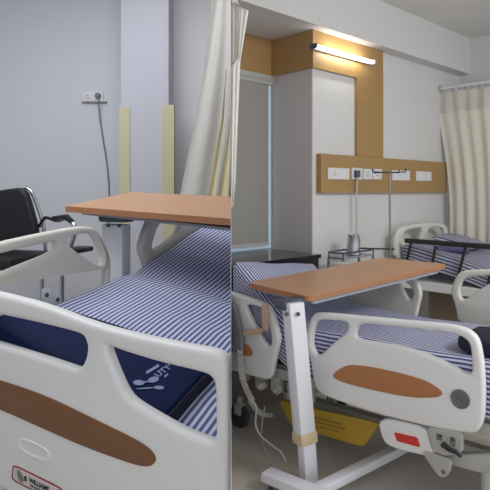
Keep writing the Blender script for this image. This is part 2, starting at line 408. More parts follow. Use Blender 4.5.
cd = thing('power_cord', 'pale cord hanging straight down from a black plug in the wood strip', 'cord', R(su(356.5, vs), vs-0.03, 1.1))
uc = su(356.5, vs-0.02); hc = hv(356.5, 174, vs)
b = bmesh.new(); rbox(b, uc-0.028, uc+0.028, vs-0.045, vs-0.0125, hc-0.03, hc+0.03, 0.008); obj('plug', b, M['dark'], cd)
tube('cord', [R(uc, vs-0.03, hc-0.02), R(uc, vs-0.02, hc-0.12), R(uc+0.004, vs-0.02, 1.35), R(uc+0.004, vs-0.02, 1.0)], 0.009, M['cord'], cd)

# black ledge below the window
lg = thing('window_ledge', 'long black stone-topped window ledge behind the head of the bed', 'ledge', R(2.9, 3.0, 0))
uL = su(320.5, 2.70); hL = hv(320.5, 254, 2.70)
b = bmesh.new(); rbox(b, 1.4, uL, 2.69, Vw-0.05, hL-0.03, hL, 0.004); obj('stone_top', b, M['granite'], lg, 0, 1)
b = bmesh.new(); rbox(b, 1.4, uL-0.01, 2.71, Vw-0.05, 0.72, hL-0.03); obj('cabinet_front', b, M['black'], lg, 0, 1)
b = bmesh.new(); rbox(b, 1.4, uL-0.05, 2.76, Vw-0.05, 0, 0.72); obj('plinth', b, M['plinth'], lg, 0, 1)

# ================================================================== RIGHT BED
e2 = Vector((-0.756, 0.655)).normalized(); c2 = Vector((-e2.y*-1, -e2.x)).normalized()
c2 = Vector((e2.y, -e2.x)).normalized()
def B(e, c, h): p = e2*e+c2*c; return Vector((p.x, p.y, h))
def PC(c): return VP(c2*c, -e2)
near = PC(2.567); NEARN = 2.567
bed = thing('hospital_bed', 'nearer white hospital bed with tan inlaid rails, in front of the window ledge', 'hospital bed', B(1.5, 3.05, 0), 'white plastic-railed hospital beds')
fr = plate('side_rail', near,
    [(318, 311.5), (360, 315.5), (403, 319.5), (450, 323.5), (469, 328), (480, 338), (484.5, 362), (486, 392), (485, 420), (478, 432.5), (462, 431.5), (441, 428.5), (387, 415.5), (344, 402), (320, 393), (314.5, 379), (312, 358), (305, 346), (307, 334), (312.5, 316)],
    [[(319, 319), (336, 319.8), (350, 321.5), (349.5, 331.5), (337, 340), (319.5, 357.5), (312.8, 344.5), (315, 327)],
     [(360.5, 322), (400, 326.5), (437, 330), (459, 333.5), (470.5, 341), (473, 356), (473.5, 377), (446, 361), (418, 350), (400, 345.5), (358, 338.5), (356.5, 333)]],
    0.045, 0.018, M['white'], bed)
plate('wood_inlay', near, [(348, 364.5), (366, 366), (387, 370), (410, 375.5), (428, 381.5), (441, 390), (443, 394.5), (437, 397.5), (420, 398), (403, 396.3), (372, 390), (341, 382), (332, 376.5), (336, 371)], [], 0.006, 0.002, M['inlay'], fr, off=0.024 if near.n.y < 0 else -0.024)
sg = -1 if near.n.y > 0 else 1
# raised lower panel lip of the rail
em_c = VP(near.p0+near.n*sg*0.0225, near.d).w(460.5, 399)
b = bmesh.new(); lathe_add(b, em_c, [(0.043, 0), (0.043, 0.006), (0.036, 0.008), (0.033, 0.005), (0.012, 0.005), (0.008, 0.009), (0, 0.009)], 28, (*(near.n*sg), 0)); em = obj('round_emblem', b, M['emblem'], fr)
b = bmesh.new()
nn = Vector((*(near.n*sg), 0)); dd = Vector((*near.d, 0)); zz = Vector((0, 0, 1))
for s in (-1, 1): box_add(b, em_c+nn*0.006+dd*0.009*s+zz*0.002, (dd*0.5+zz*0.8*s)*0.014, (dd*0.8-zz*0.5*s)*0.003, nn*0.002)
obj('emblem_mark', b, M['dark'], em, 0)
hr = plate('side_rail', near,
    [(215, 288), (231, 291), (250, 297), (267, 302.5), (272.5, 309), (277, 322), (281, 338), (279, 348), (276, 362), (273.5, 377), (268, 379.5), (238, 371), (215, 365)],
    [[(246, 303.5), (256, 305.2), (265, 308), (269, 320), (274, 337), (272, 348), (263, 337), (254, 321)]],
    0.045, 0.016, M['white'], bed, side=1)
plate('wood_inlay', near, [(225, 338), (243, 343), (249, 345), (254, 354), (249, 357), (225, 348)], [], 0.006, 0.002, M['inlay'], hr, off=sg*0.024, side=1)
far = PC(3.60)
fh = plate('side_rail', far,
    [(327, 261.5), (345, 262), (366, 265), (400, 272), (416, 277), (423, 292), (419, 308), (416, 322), (380, 325), (327, 318)],
    [[(399, 281), (409, 282), (415, 292.5), (411, 302)]], 0.045, 0.016, M['cream'], bed)
plate('side_rail', far,
    [(451, 291), (457, 275), (464, 270), (490, 269), (540, 272), (560, 277), (566, 300), (566, 336), (510, 331), (459, 324), (456.5, 306)],
    [[(459.5, 291), (464.5, 277), (490, 275), (500, 275.5), (500, 279), (485, 286), (463.5, 301.5)], [(508, 276), (540, 278), (556, 283), (558, 300), (508, 283)]], 0.045, 0.014, M['cream'], bed)
# mattress under a striped sheet
headline = lambda c: ((2.62-0.11)-0)/1.0
def head_e(c):     # where the window-side edge (parallel to the window wall) cuts the bed
    k = 2.585; a = e2.dot(D2); q = c2.dot(D2); return (k-q*c)/a
def top_r(s, c):
    h = 0.772
    if s > 1.86:
        t = s-1.86; q = 0.90-0.27*(c-2.6); h += (q*t*t/0.16*0.5 if t < 0.16 else q*(t-0.08))
    return h+0.004*math.sin(9*s+5*c)+0.003*math.sin(17*c-6*s)
bed_surface('mattress', (0, 0), e2, c2, (0.42, 2.34), 2.60, 3.37, 0.25, top_r, M['sheet_r'], 1, rad=0.055, head=lambda c: head_e(c)-2.34)
tag(bpy.data.objects['mattress'], 'mattress in blue striped sheet, backrest raised, on the nearer bed of the right bay', 'mattress', 'striped mattresses')
# frame, chassis and fittings
bm_ = bmesh.new()
def ebox(b, e0, e1, c0, c1, h0, h1, bev=0.0):
    box_add(b, B((e0+e1)/2, (c0+c1)/2, (h0+h1)/2), (*(e2*(e1-e0)/2), 0), (*(c2*(c1-c0)/2), 0), (0, 0, (h1-h0)/2), bev)
b = bmesh.new()
for c in (2.63, 3.48): ebox(b, 0.5, 2.2, c-0.02, c+0.02, 0.44, 0.50, 0.004)
for e in (0.55, 1.1, 1.65, 2.15): ebox(b, e-0.03, e+0.03, 2.63, 3.48, 0.45, 0.50, 0.004)
ebox(b, 0.5, 2.3, 2.64, 3.46, 0.502, 0.513)
obj('bed_deck', b, M['frame'], bed, 0)
b = bmesh.new()
for c in (2.88, 3.38): ebox(b, 0.45, 2.15, c-0.03, c+0.03, 0.20, 0.27, 0.005)
for e in (0.5, 2.1): ebox(b, e-0.03, e+0.03, 2.88, 3.38, 0.20, 0.27, 0.005)
for e in (0.85, 1.85):
    for c in (2.9, 3.35):
        box_add(b, B(e, c, 0.36), (*(e2*0.02), 0), (*(c2*0.012), 0), (*(e2*0.05), 0.11))
obj('chassis', b, M['frame'], bed, 0)
b = bmesh.new()
tube_add(b, [B(1.7, 2.9, 0.32), B(1.25, 2.9, 0.42)], 0.035); tube_add(b, [B(1.25, 2.9, 0.42), B(1.0, 2.9, 0.46)], 0.018)
obj('actuator', b, M['frame'], bed)
# clutter of brackets under the backrest
b = bmesh.new()
for k, (e, h) in enumerate(((2.28, 0.42), (2.14, 0.40), (2.02, 0.405), (1.90, 0.39), (1.80, 0.40))):
    ebox(b, e-0.035, e+0.035, 2.60, 2.65, h-0.05, h+0.05, 0.01)
    lathe_add(b, B(e-0.05, 2.58, h-0.01), [(0.022, 0), (0.022, 0.03), (0.01, 0.03), (0.01, 0.05)], 14, (*(-c2), 0))
obj('hinge_bracket', b, M['frame'], bed, 30, 1)
def caster(e, c, ed=0.04):
    b = bmesh.new(); ctr = B(e, c, 0.075)
    lathe_add(b, ctr-Vector((*(c2*0.018), 0)), [(0.03, 0), (0.07, 0), (0.075, 0.008), (0.075, 0.028), (0.07, 0.036), (0.03, 0.036)], 24, (*c2, 0))
    w = obj('caster', b, M['rubber'], bed)
    b = bmesh.new(); tube_add(b, [B(e, c, 0.15), B(e, c, 0.205)], 0.02); 
    box_add(b, B(e, c, 0.12), (*(e2*0.03), 0), (*(c2*0.028), 0), (0, 0, 0.036), 0.008); obj('caster_fork', b, M['frame'], w)
for e, c in ((0.52, 2.72), (0.52, 3.38), (2.42, 2.74), (2.08, 3.38)): caster(e, c)
# white control housing with red plate, below the foot rail
pb = PC(2.60)
hb = plate('control_box', pb, [(380.5, 414), (430, 424), (434, 440), (440, 453), (428, 453), (397, 445.5), (386.5, 439)], [], 0.09, 0.012, M['white'], bed, off=0)
plate('red_plate', pb, [(394, 432), (417.5, 437.5), (420.5, 447.5), (397, 441)], [], 0.004, 0.001, M['red'], hb, off=sg*0.046, r=0.08)
pk = PC(2.56)
plate('pivot_bracket', pk, [(421, 449), (436, 453), (452, 459), (451, 470), (447, 476.5), (440.5, 477), (432, 466)], [[(441, 469), (446, 469.5), (446, 473.5), (441, 473)]], 0.02, 0.004, M['frame'], bed)
plate('mounting_plate', pk, [(428, 426), (463, 431), (463, 452), (446, 455), (434, 450)], [[(437, 433), (443, 434), (443, 440), (437, 439)], [(450, 436), (456, 437), (456, 446), (450, 445)]], 0.03, 0.004, M['frame'], bed, r=0.1)
tube('release_lever', [PC(2.52).w(442, 443.5), PC(2.52).w(449, 449), PC(2.52).w(456, 452), PC(2.52).w(461.5, 457.5)], [0.014, 0.012, 0.010, 0.006], M['black'], bed)
plate('base_beam', PC(2.62), [(448, 452), (468, 453), (500, 452), (530, 452), (530, 480), (505, 478), (500, 476), (456, 464), (432, 458)], [], 0.05, 0.006, M['frame'], bed, r=0.12)
b = bmesh.new(); p = PC(2.62).w(488, 470); tube_add(b, [p, Vector((p.x, p.y, 0.14))], 0.03); obj('corner_post', b, M['frame'], bed)
# far-side conduit and hose seen under the head rail
tube('hose', smooth_path([depth(250, 400, 3.36), depth(256, 409, 3.36), depth(263, 414, 3.37), depth(271, 415, 3.42)]), 0.017, M['frame'], bed)

# yellow board leaning under the bed deck
ye = thing('yellow_board', 'yellow plastic board slung beneath the bed deck, behind the table column', 'board', PC(2.72).w(330, 446))
plate('board_sheet', PC(2.70), [(279, 399), (312, 408), (345, 415), (380, 423), (374, 432), (364, 446.5), (345, 441.5), (313, 432), (291, 425)], [], 0.012, 0.003, M['yellow'], ye, r=0.12)
b = bmesh.new(); pe = PC(2.69)
for (xa, ya, xb, yb) in ((313, 417, 342, 424), (315, 421.5, 346, 429), (316, 426, 338, 431)):
    prism_add(b, [pe.w(xa, ya), pe.w(xb, yb), pe.w(xb, yb+0.7), pe.w(xa, ya+0.7)], (*(pe.n*0.002), 0))
obj('printed_line', b, M['inlay_l'], ye, 0)

# hand control on its coil cord, hung on the head rail
pr = PC(2.52)
rc = thing('bed_hand_control', 'grey bed hand control with curly cord hung on the rail by tan straps', 'remote', pr.w(240, 352))
plate('handset', pr, [(229, 302), (236, 304), (241, 325), (244, 348), (239, 353), (233, 349), (229, 330)], [], 0.028, 0.008, M['handset'], rc, side=1)
ps2 = PC(2.525)
plate('hanging_strap', ps2, [(261.5, 303), (268.5, 304.5), (268, 331), (262.5, 330)], [], 0.008, 0.002, M['tan'], rc, r=0.1)
plate('hanging_strap', PC(2.52), [(242, 331.5), (262, 327.5), (263, 332.5), (244, 336.5)], [], 0.016, 0.005, M['tan'], rc, r=0.15)
cl = smooth_path([PC(2.51).w(240, 350), PC(2.51).w(240.5, 362), PC(2.51).w(242, 375), PC(2.51).w(246, 388), PC(2.51).w(252, 400)], 40)
coil = []
for i, p in enumerate(cl):
    a = i*0.95; coil.append(p+Vector((math.cos(a)*0.013, 0.6*math.cos(a)*0.0, math.sin(a)*0.004))+Vector((*(c2*math.sin(a)*0.013), 0)))
tube('coil_cord', coil, 0.0042, M['cord'], rc, 6)
tube('cord', smooth_path([PC(2.51).w(252, 400), PC(2.51).w(256.5, 408), PC(2.51).w(255.5, 424), PC(2.51).w(261, 436), PC(2.51).w(273, 446), PC(2.51).w(281, 452), PC(2.51).w(286, 462)]), 0.006, M['cord'], rc, 8)
tube('cord', smooth_path([PC(2.6).w(265, 406), PC(2.6).w(262, 424), PC(2.6).w(262, 438), PC(2.55).w(266, 452), PC(2.55).w(275, 464)]), 0.004, M['cord'], rc, 8)

# navy pad on the foot of this bed
b = bmesh.new()
def bpt(e, c, h): return B(e, c, h)
ring = [(0.93, 2.66), (1.0, 2.74), (0.99, 2.98), (0.55, 3.2), (0.5, 3.0), (0.5, 2.66)]
prism_add(b, [bpt(e, c, 0.775) for e, c in ring], (0, 0, 0.075), 0.025)
nv = obj('folded_pad', b, M['navyd']); recentre(nv, bpt(0.75, 2.9, 0.775))
tag(nv, 'dark navy folded pad lying on the striped sheet at the right frame edge', 'pad', 'navy pads')

# ================================================================== RIGHT OVERBED TABLE
k_ = 0.964
tA, tB, tC, tD = depth(247.5, 282.5, 3.485*k_), depth(309, 296.5, 3.06*k_), depth(446.5, 264, 3.82*k_), depth(382, 257.5, 4.235*k_)
ot = thing('overbed_table', 'complete overbed table with orange-brown top and white column, nearer bed of the right bay', 'table', depth(309, 487, 2.95), 'overbed tables')
def rounded(quad, r=0.14, n=4):
    out = []
    for i in range(len(quad)):
        p, a, c = quad[i], quad[i-1], quad[(i+1) % len(quad)]
        da, dc = (a-p).normalized()*min(r, (a-p).length*0.3), (c-p).normalized()*min(r, (c-p).length*0.3)
        for k in range(n+1):
            t = k/n; out.append((p+da)*(1-t)**2+p*2*t*(1-t)+(p+dc)*t*t)
    return out
b = bmesh.new(); rg = rounded([tA, tB, tC, tD], 0.035); prism_add(b, rg, (0, 0, -0.012)); tt = obj('tabletop', b, M['table'], ot, 30)
b = bmesh.new(); cen = (tA+tB+tC+tD)/4
prism_add(b, [cen+(p-cen)*1.003+Vector((0, 0, -0.0015)) for p in rg], (0, 0, -0.028)); obj('edge_band', b, M['edge'], tt, 30)
b = bmesh.new(); prism_add(b, [cen+(p-cen)*0.93+Vector((0, 0, -0.031)) for p in rg], (0, 0, -0.022)); obj('support_tray', b, M['under'], ot, 30)
ct, cb = depth(293.5, 308, 2.93), depth(309.5, 490, 2.93)
cm = ct.lerp(cb, (440-308)/(490-308))
ax_ = Vector((0.8, 0.6, 0)); ay_ = Vector((-0.6, 0.8, 0))
def col_bm(p, q, w, d, bev):
    b = bmesh.new(); c = (p+q)/2; h = (p-q)/2
    box_add(b, c, ax_*w, ay_*d, h, bev); return b
ctt = ct+Vector((-0.003, 0, 0.03))
obj('column_sleeve', col_bm(ctt, cm, 0.052, 0.034, 0.008), M['metalw'], ot)
obj('column_inner', col_bm(cm+Vector((0, 0, 0.1)), cb, 0.044, 0.027, 0.006), M['metalw'], ot)
obj('tan_collar', col_bm(ct.lerp(cb, (431-308)/182), ct.lerp(cb, (442.5-308)/182), 0.058, 0.04, 0.008), M['tape'], ot)
for px in (286.5, 298):
    b = bmesh.new(); lathe_add(b, depth(px, 314, 2.885), [(0.011, 0), (0.011, 0.006), (0.006, 0.008)], 14, (0.1, -1, 0)); obj('bolt', b, M['dark'], ot)
b = bmesh.new(); hp = depth(292, 303, 2.98)
box_add(b, hp, Vector((0.8, 0.6, 0.03))*0.095, Vector((-0.6, 0.8, 0))*0.05, (0, 0, 0.025), 0.018); obj('tilt_bracket', b, M['dark'], ot)
p0, p1 = atH(266, 474, 0.075), atH(332, 501, 0.075)
b = bmesh.new(); d = (p1-p0).normalized(); n = Vector((-d.y, d.x, 0))
box_add(b, (p0+p1)/2, (p1-p0)/2, n*0.045, (0, 0, 0.025), 0.008); obj('base_foot', b, M['metalw'], ot)
p2, p3 = atH(318, 490, 0.075), atH(425, 436, 0.075)
b = bmesh.new(); d = (p3-p2).normalized(); n = Vector((-d.y, d.x, 0))
box_add(b, (p2+p3)/2, (p3-p2)/2, n*0.03, (0, 0, 0.025), 0.008); obj('base_foot', b, M['metalw'], ot)
for p in (p0.lerp(p1, 0.08), p0.lerp(p1, 0.95), p3.lerp(p2, 0.04)):
    b = bmesh.new(); lathe_add(b, Vector((p.x-0.012, p.y, 0.026)), [(0.01, 0), (0.026, 0.002), (0.026, 0.022), (0.01, 0.024)], 16, (1, 0, 0)); obj('caster', b, M['rubber'], ot)

# ================================================================== FAR BED (right bay)
fb = thing('hospital_bed', 'farther hospital bed with a black folding side rail, under the sockets by the curtain', 'hospital bed', R(5.0, 1.7, 0), 'white plastic-railed hospital beds')
ph = PV(2.74)
plate('headboard', ph, [(394, 262), (394, 240), (397, 229), (407, 225), (430, 222.5), (443, 223.5), (447, 229), (448, 262)],
      [[(400, 241), (403, 231), (410, 228.5), (421, 227), (420.5, 238), (417, 240.5)], [(427, 226.8), (440, 227), (443, 231), (443, 241), (425, 240.5)]], 0.04, 0.013, M['cream'], fb)
pf = PU(4.53)
def fpt(x, y): return pf.w(x, y)
tr = thing('x', '', '', (0, 0, 0)); bpy.data.objects.remove(tr)
a0, a1 = fpt(405, 240.5), fpt(500, 244.5); a1.z = a0.z
dr = (a1-a0).normalized()
b = bmesh.new(); c_ = (a0+a1)/2; box_add(b, c_, (a1-a0)/2, (*(D1*0.018), 0), (0, 0, 0.021), 0.008); rl = obj('folding_rail', b, M['blackbar'], fb)
for (xt, yt, xb, yb) in ((411, 243, 406.5, 262), (435.5, 246, 430, 278), (466, 246, 457, 280), (498, 247, 488, 284)):
    tube('rail_bar', [fpt(xt, yt), fpt(xb, yb)], 0.013, M['blackbar'], rl, 8)
b = bmesh.new(); rbox(b, 4.55, 5.5, 0.6, 2.70, 0.66, 0.74, 0.01); obj('bed_deck', b, M['white'], fb, 0)
b = bmesh.new()
for u in (4.75, 5.3): rbox(b, u-0.03, u+0.03, 0.7, 2.6, 0.14, 0.2); 
for v in (0.9, 2.3): rbox(b, 4.75, 5.3, v-0.03, v+0.03, 0.14, 0.2); rbox(b, 4.95, 5.1, v-0.05, v+0.05, 0.2, 0.66)
obj('chassis', b, M['frame'], fb, 0)
b = bmesh.new(); rbox(b, 4.68, 4.72, 0.8, 2.5, 0.16, 0.64, 0.004); obj('under_bed_shade', b, M['undershade'], fb, 0)  # dark panel put in for the shade under the far bed
for u in (4.75, 5.3):
    for v in (0.75, 2.55):
        b = bmesh.new(); lathe_add(b, R(u-0.02, v, 0.07), [(0.02, 0), (0.07, 0.003), (0.07, 0.037), (0.02, 0.04)], 20, (*D1, 0)); obj('caster', b, M['rubber'], fb)
def top_f(s, c): return 0.90+(0.22*max(0, s-1.9) if s > 1.9 else 0)+0.005*math.sin(8*s+6*c)
bed_surface('mattress', (0, 0), D2, D1, (0.62, 2.69), 4.56, 5.48, 0.16, top_f, M['sheet_f'], rad=0.05)
mt = [o for o in bpy.data.objects if o.name.startswith('mattress') and 'label' not in o][0]
tag(mt, 'mattress in dark striped sheet on the far bed behind the black folding rail', 'mattress', 'striped mattresses')
# striped pillow, and the folded printed cloth
def pillow(name, ctr, ax, ay, hx, hy, t, m, label, cat, group=None):
    b = bmesh.new(); uvl = b.loops.layers.uv.new('UVMap'); n = 12; g = {}
    for s in (1, -1):
        for i in range(n+1):
            for j in range(n+1):
                x, y = 2*i/n-1, 2*j/n-1; z = t*(max(0, (1-x**4)*(1-y**4)))**0.5*s
                if s == -1 and (i in (0, n) or j in (0, n)): g[s, i, j] = g[1, i, j]; continue
                g[s, i, j] = b.verts.new(Vector(ctr)+Vector(ax)*hx*x*(1-0.05*y*y)+Vector(ay)*hy*y*(1-0.05*x*x)+Vector((0, 0, 1))*(z if s > 0 else z*0.5))
    for s in (1, -1):
        for i in range(n):
            for j in range(n):
                q = [(i, j), (i+1, j), (i+1, j+1), (i, j+1)]
                f = b.faces.new([g[s, a, c] for a, c in q])
                for l, (a, c) in zip(f.loops, q): l[uvl].uv = (hy*2*c/n, hx*2*a/n)
    o = obj(name, b, m); recentre(o, ctr); return tag(o, label, cat, group)
pillow('pillow', R(5.14, 2.42, 1.06), (*D2, 0.2), (*D1, 0), 0.2, 0.22, 0.045, M['sheet_f'], 'striped pillow at the head of the far bed', 'pillow')
b = bmesh.new(); pz = PU(4.60)
cA, cB = R(4.72, sv(437, 4.72), 1.0), R(4.85, sv(469, 4.85), 0.99)
dcl = (cB-cA); 
tube_add(b, smooth_path([cA, cA.lerp(cB, 0.35)+Vector((0, 0, 0.03)), cA.lerp(cB, 0.7)+Vector((0, 0, 0.035)), cB+Vector((0, 0, 0.03))], 5), [0.03]+[0.042]*14+[0.03], 10)
M['cloth'] = mat('printed_cloth', S(96, 88, 128), 0.9, var=0.55, scale=40)
o = obj('rolled_cloth', b, M['cloth']); recentre(o, cA); tag(o, 'rolled purple printed cloth on the far bed behind the black rail', 'cloth')
b = bmesh.new(); lathe_add(b, R(4.66, sv(420, 4.66), 0.965), [(0.03, 0), (0.085, 0.012), (0.09, 0.035), (0.06, 0.065), (0.02, 0.075)], 20)
o = obj('cloth_bundle', b, M['navyd']); recentre(o, R(4.66, sv(420, 4.66), 0.955)); tag(o, 'small dark navy cloth bundle beside the rolled cloth on the far bed', 'cloth')

# ================================================================== BEDSIDE THINGS AT THE HEAD WALL
vr = 2.66
h_r = hv(350, 251, vr)
rk = thing('bedside_stand', 'small wire-railed bedside stand against the head wall, left of the drip stand', 'stand', R(su(351, vr), vr, 0))
ra, rb_ = su(336, vr), su(366, vr)
b = bmesh.new(); rbox(b, ra, rb_, vr-0.07, vr+0.07, h_r-0.05, h_r-0.035, 0.003); obj('shelf_top', b, M['steel'], rk, 0)
b = bmesh.new()
cs = [R(ra, vr-0.07, h_r), R(rb_, vr-0.07, h_r), R(rb_, vr+0.07, h_r), R(ra, vr+0.07, h_r)]
tube_add(b, smooth_path(cs+[cs[0]], 3), 0.007, 8)
for c in cs: tube_add(b, [c, c-Vector((0, 0, 0.045))], 0.006, 8)
obj('guard_rail', b, M['dark'], rk)
for c in cs: tube('leg', [c-Vector((0, 0, 0.045)), Vector((c.x, c.y, 0))], 0.012, M['polegrey'], rk, 8)
b = bmesh.new(); cc = R(su(353.5, vr), vr, h_r-0.034)
lathe_add(b, cc, [(0.052, 0), (0.058, 0.004), (0.052, 0.08), (0.045, 0.15), (0.047, 0.155), (0.047, 0.165), (0.041, 0.165), (0.038, 0.15)], 28)
jg = thing('steel_jug', 'tapered brushed steel jug standing on the wire-railed stand', 'jug', cc); obj('jug_body', b, M['steel'], jg)
hx = Vector((*D1, 0)); tube('handle', smooth_path([cc+hx*0.045+Vector((0, 0, 0.14)), cc+hx*0.085+Vector((0, 0, 0.125)), cc+hx*0.085+Vector((0, 0, 0.06)), cc+hx*0.053+Vector((0, 0, 0.04))], 5), 0.006, M['steel'], jg, 8)
vi = 2.56
iv = thing('drip_stand', 'thin steel drip stand with hooked cross arms before the socket strip', 'drip stand', R(su(391, vi), vi, 0))
ui = su(391, vi); hi = hv(390, 171, vi)
tube('pole', [R(su(391.5, vi), vi, 0.06), R(su(389.5, vi), vi, hi)], 0.009, M['polegrey'], iv)
uq = su(389.5, vi)
b = bmesh.new()
for du, dv in ((0.15, 0.0), (-0.2, 0.03), (0.02, 0.16), (-0.02, -0.16)):
    tube_add(b, smooth_path([R(uq, vi, hi-0.012), R(uq+du*0.8, vi+dv*0.8, hi-0.012), R(uq+du, vi+dv, hi-0.012), R(uq+du*1.03, vi+dv*1.03, hi+0.018)], 4), 0.0045, 6)
obj('hook_arm', b, M['blackbar'], iv)
tube('handle_bar', [R(su(362, vi), vi, hv(362, 248.5, vi)), R(su(394, vi), vi, hv(391, 249.5, vi))], 0.007, M['blackbar'], iv, 8)
b = bmesh.new()
for k in range(5):
    a = k*2*math.pi/5; q = R(ui, vi, 0.03)+Vector((math.cos(a)*0.2, math.sin(a)*0.2, 0)); tube_add(b, [R(ui, vi, 0.07), q], 0.012, 8)
    lathe_add(b, q+Vector((0, 0, -0.03)), [(0.018, 0), (0.022, 0.01), (0.018, 0.03)], 10)
obj('star_base', b, M['polegrey'], iv)

# ================================================================== CURTAINS
u_c = 5.64
hr_ = PU(u_c).w(460, 86).z
cr = thing('curtain_track', 'white curtain track bracketed to the wall high at the right', 'curtain track', R(u_c, Vp, hr_))
tube('rail', [R(u_c, Vp-0.002, hr_), R(u_c, 1.2, hr_)], 0.016, M['metalw'], cr, 8)
b = bmesh.new(); lathe_add(b, R(u_c, Vp, hr_), [(0.04, 0), (0.04, 0.01), (0.02, 0.014)], 16, (*(-D2), 0)); obj('wall_bracket', b, M['frame'], cr)
for k in range(9):
    v = 2.74-k*0.07; b = bmesh.new(); rbox(b, u_c-0.01, u_c+0.01, v-0.008, v+0.008, hr_-0.05, hr_-0.012, 0.003); obj('curtain_glider', b, M['steel'], cr, 0)
v0, v1 = sv(437, u_c), sv(530, u_c)
hm = hr_-0.26
rc_ = thing('hospital_curtain', 'cream curtain with mesh header hanging from the track at the far right', 'curtain', R(u_c, 2.4, 0.7), 'cream bay curtains')
vb0 = sv(449, u_c)
b = curtain_bm((R(u_c, v0-0.01, hm), R(u_c, v1, hm)), (R(u_c, vb0, 0.75), R(u_c, v1, 0.75)), 7, 0.014, seed=3, flare=lambda v, l, r: (l+Vector((*(-D2*0.06*math.sin(v*math.pi)), 0)), r)); obj('curtain_cloth', b, M['curt'], rc_, 80)
b = curtain_bm((R(u_c, v0, hr_-0.045), R(u_c, v1, hr_-0.045)), (R(u_c, v0-0.01, hm), R(u_c, v1, hm)), 7, 0.012, rows=4, seed=3); obj('mesh_header', b, M['mesh'], rc_, 80)

# gathered curtain at the left end of the right bay
zc = 3.0
lc = thing('hospital_curtain', 'narrow gathered white curtain with mesh top, before the window blind', 'curtain', depth(236, 205, zc), 'cream bay curtains')
def strip(pts_l, pts_r, z, amp, nf, seed):
    """cloth between two hanging edges given as rows"""
    rnd = random.Random(seed); b = bmesh.new(); g = []
    rows = 30
    def ev(P, y):
        for (xa, ya), (xb, yb) in zip(P, P[1:]):
            if ya <= y <= yb: t = (y-ya)/(yb-ya); return xa+(xb-xa)*t
        return P[-1][0]
    y0, y1 = pts_l[0][1], pts_l[-1][1]
    n = nf*8
    for j in range(rows+1):
        y = y0+(y1-y0)*j/rows; row = []
        for i in range(n+1):
            u = i/n; x = ev(pts_l, y)+(ev(pts_r, y)-ev(pts_l, y))*u
            p = depth(x, y, z)
            p = p+Vector((0.15*amp*math.sin(u*9+y*0.02), amp*math.sin(2*math.pi*nf*u+0.012*y+seed)*(0.5+0.5*j/rows)+amp*0.4*math.sin(u*5+0.03*y), 0))
            row.append(b.verts.new(p))
        g.append(row)
    for j in range(rows):
        for i in range(n): b.faces.new((g[j][i], g[j][i+1], g[j+1][i+1], g[j+1][i]))
    return b
b = strip([(239, 4), (237.5, 62), (231.5, 63), (231.5, 207)], [(249, 8), (245.5, 30), (240.5, 60), (238.5, 110), (236, 180), (233.5, 207)], zc, 0.006, 2, 1); obj('curtain_cloth', b, M['curtw'], lc, 80, 1)
b = strip([(231.5, 3), (231.5, 62)], [(239.5, 4), (239, 62)], zc+0.012, 0.004, 2, 2); obj('mesh_header', b, M['mesh'], lc, 80, 1)
tk = thing('curtain_track', 'short white ceiling-hung curtain track end beside the partition', 'curtain track', depth(234, -6, zc))
b = bmesh.new(); q = depth(234.5, 0, zc); wbox(b, q.x-0.015, q.x+0.015, q.y-0.02, q.y+0.6, q.z-0.02, q.z+0.015, 0.004); obj('rail', b, M['metalw'], tk, 0, 1)
b = bmesh.new(); wbox(b, q.x-0.008, q.x+0.008, q.y, q.y+0.02, q.z+0.015, CEIL); obj('drop_rod', b, M['metalw'], tk, 0, 1)
# left bay curtain
cl_ = thing('hospital_curtain', 'wide white curtain sweeping out to the left behind the left bed head', 'curtain', depth(205, 235, 3.75), 'cream bay curtains')
b = strip([(213, -12), (205, 60), (195, 120), (180, 195), (172, 240), (168, 262)], [(234, -12), (234, 60), (234, 262)], 3.85, 0.022, 2, 5)
obj('curtain_cloth', b, M['curtl'], cl_, 80, -1)
b = strip([(226, 70), (221, 120), (207, 200), (200, 262)], [(226.6, 70), (224, 120), (215, 200), (212, 262)], 3.79, 0.012, 1, 2); obj('yellow_fold', b, M['curty'], cl_, 80, -1)  # separate pale yellow strips laid over the cloth as folds
b = strip([(229.5, 120), (226, 150), (219, 200), (214, 262)], [(230.4, 120), (230.4, 150), (229, 200), (229, 262)], 3.785, 0.012, 1, 4); obj('yellow_fold', b, M['curty'], cl_, 80, -1)

# ================================================================== LEFT BAY
aL = Vector((0.51, 0.86)).normalized(); cL = Vector((0.86, -0.51)).normalized(); FC = Vector((-0.91, 1.91))   # bed axis, across, far foot corner
P0 = Vector((-0.035, 1.40))
def LB(s, c, h): p = FC+aL*s+cL*c; return Vector((p.x, p.y, h))
lb = thing('hospital_bed', 'hospital bed in the left bay, seen over its white footboard with brown inlay', 'hospital bed', LB(0.5, 0.4, LF), 'white plastic-railed hospital beds')
pfb = VP(P0, cL)
sl = -1 if pfb.n.y > 0 else 1
fbd = plate('footboard', pfb,
    [(-90, 278), (-50, 281), (0, 291.5), (49, 304), (98, 323), (147, 335.5), (196, 345), (216, 348), (227, 354), (231, 366), (231.5, 420), (231.5, 560), (215, 590), (60, 514), (-20, 472), (-90, 440)],
    [[(-70, 303), (-40, 306), (0, 313), (32, 319.5), (72, 329), (88, 334), (92, 345), (89.5, 359), (83, 368.5), (62, 361), (0, 341.5), (-70, 322)],
     [(108, 341.5), (122, 348.5), (163, 361), (200, 369.5), (213, 373.5), (218.5, 381), (219, 410), (219.5, 440), (207, 436.5), (186, 428.5), (160, 414), (135, 399), (126.5, 388), (117.5, 367)]],
    0.045, 0.017, M['white'], lb, side=-1)
il = plate('wood_inlay', pfb, [(-60, 366), (0, 379.5), (49, 396.5), (98, 420.5), (140, 441), (153, 451), (157, 460), (151, 466.5), (137, 465.5), (88, 448), (49, 431), (0, 409), (-60, 386)], [], 0.006, 0.002, M['inlay_l'], fbd, off=sl*0.023)
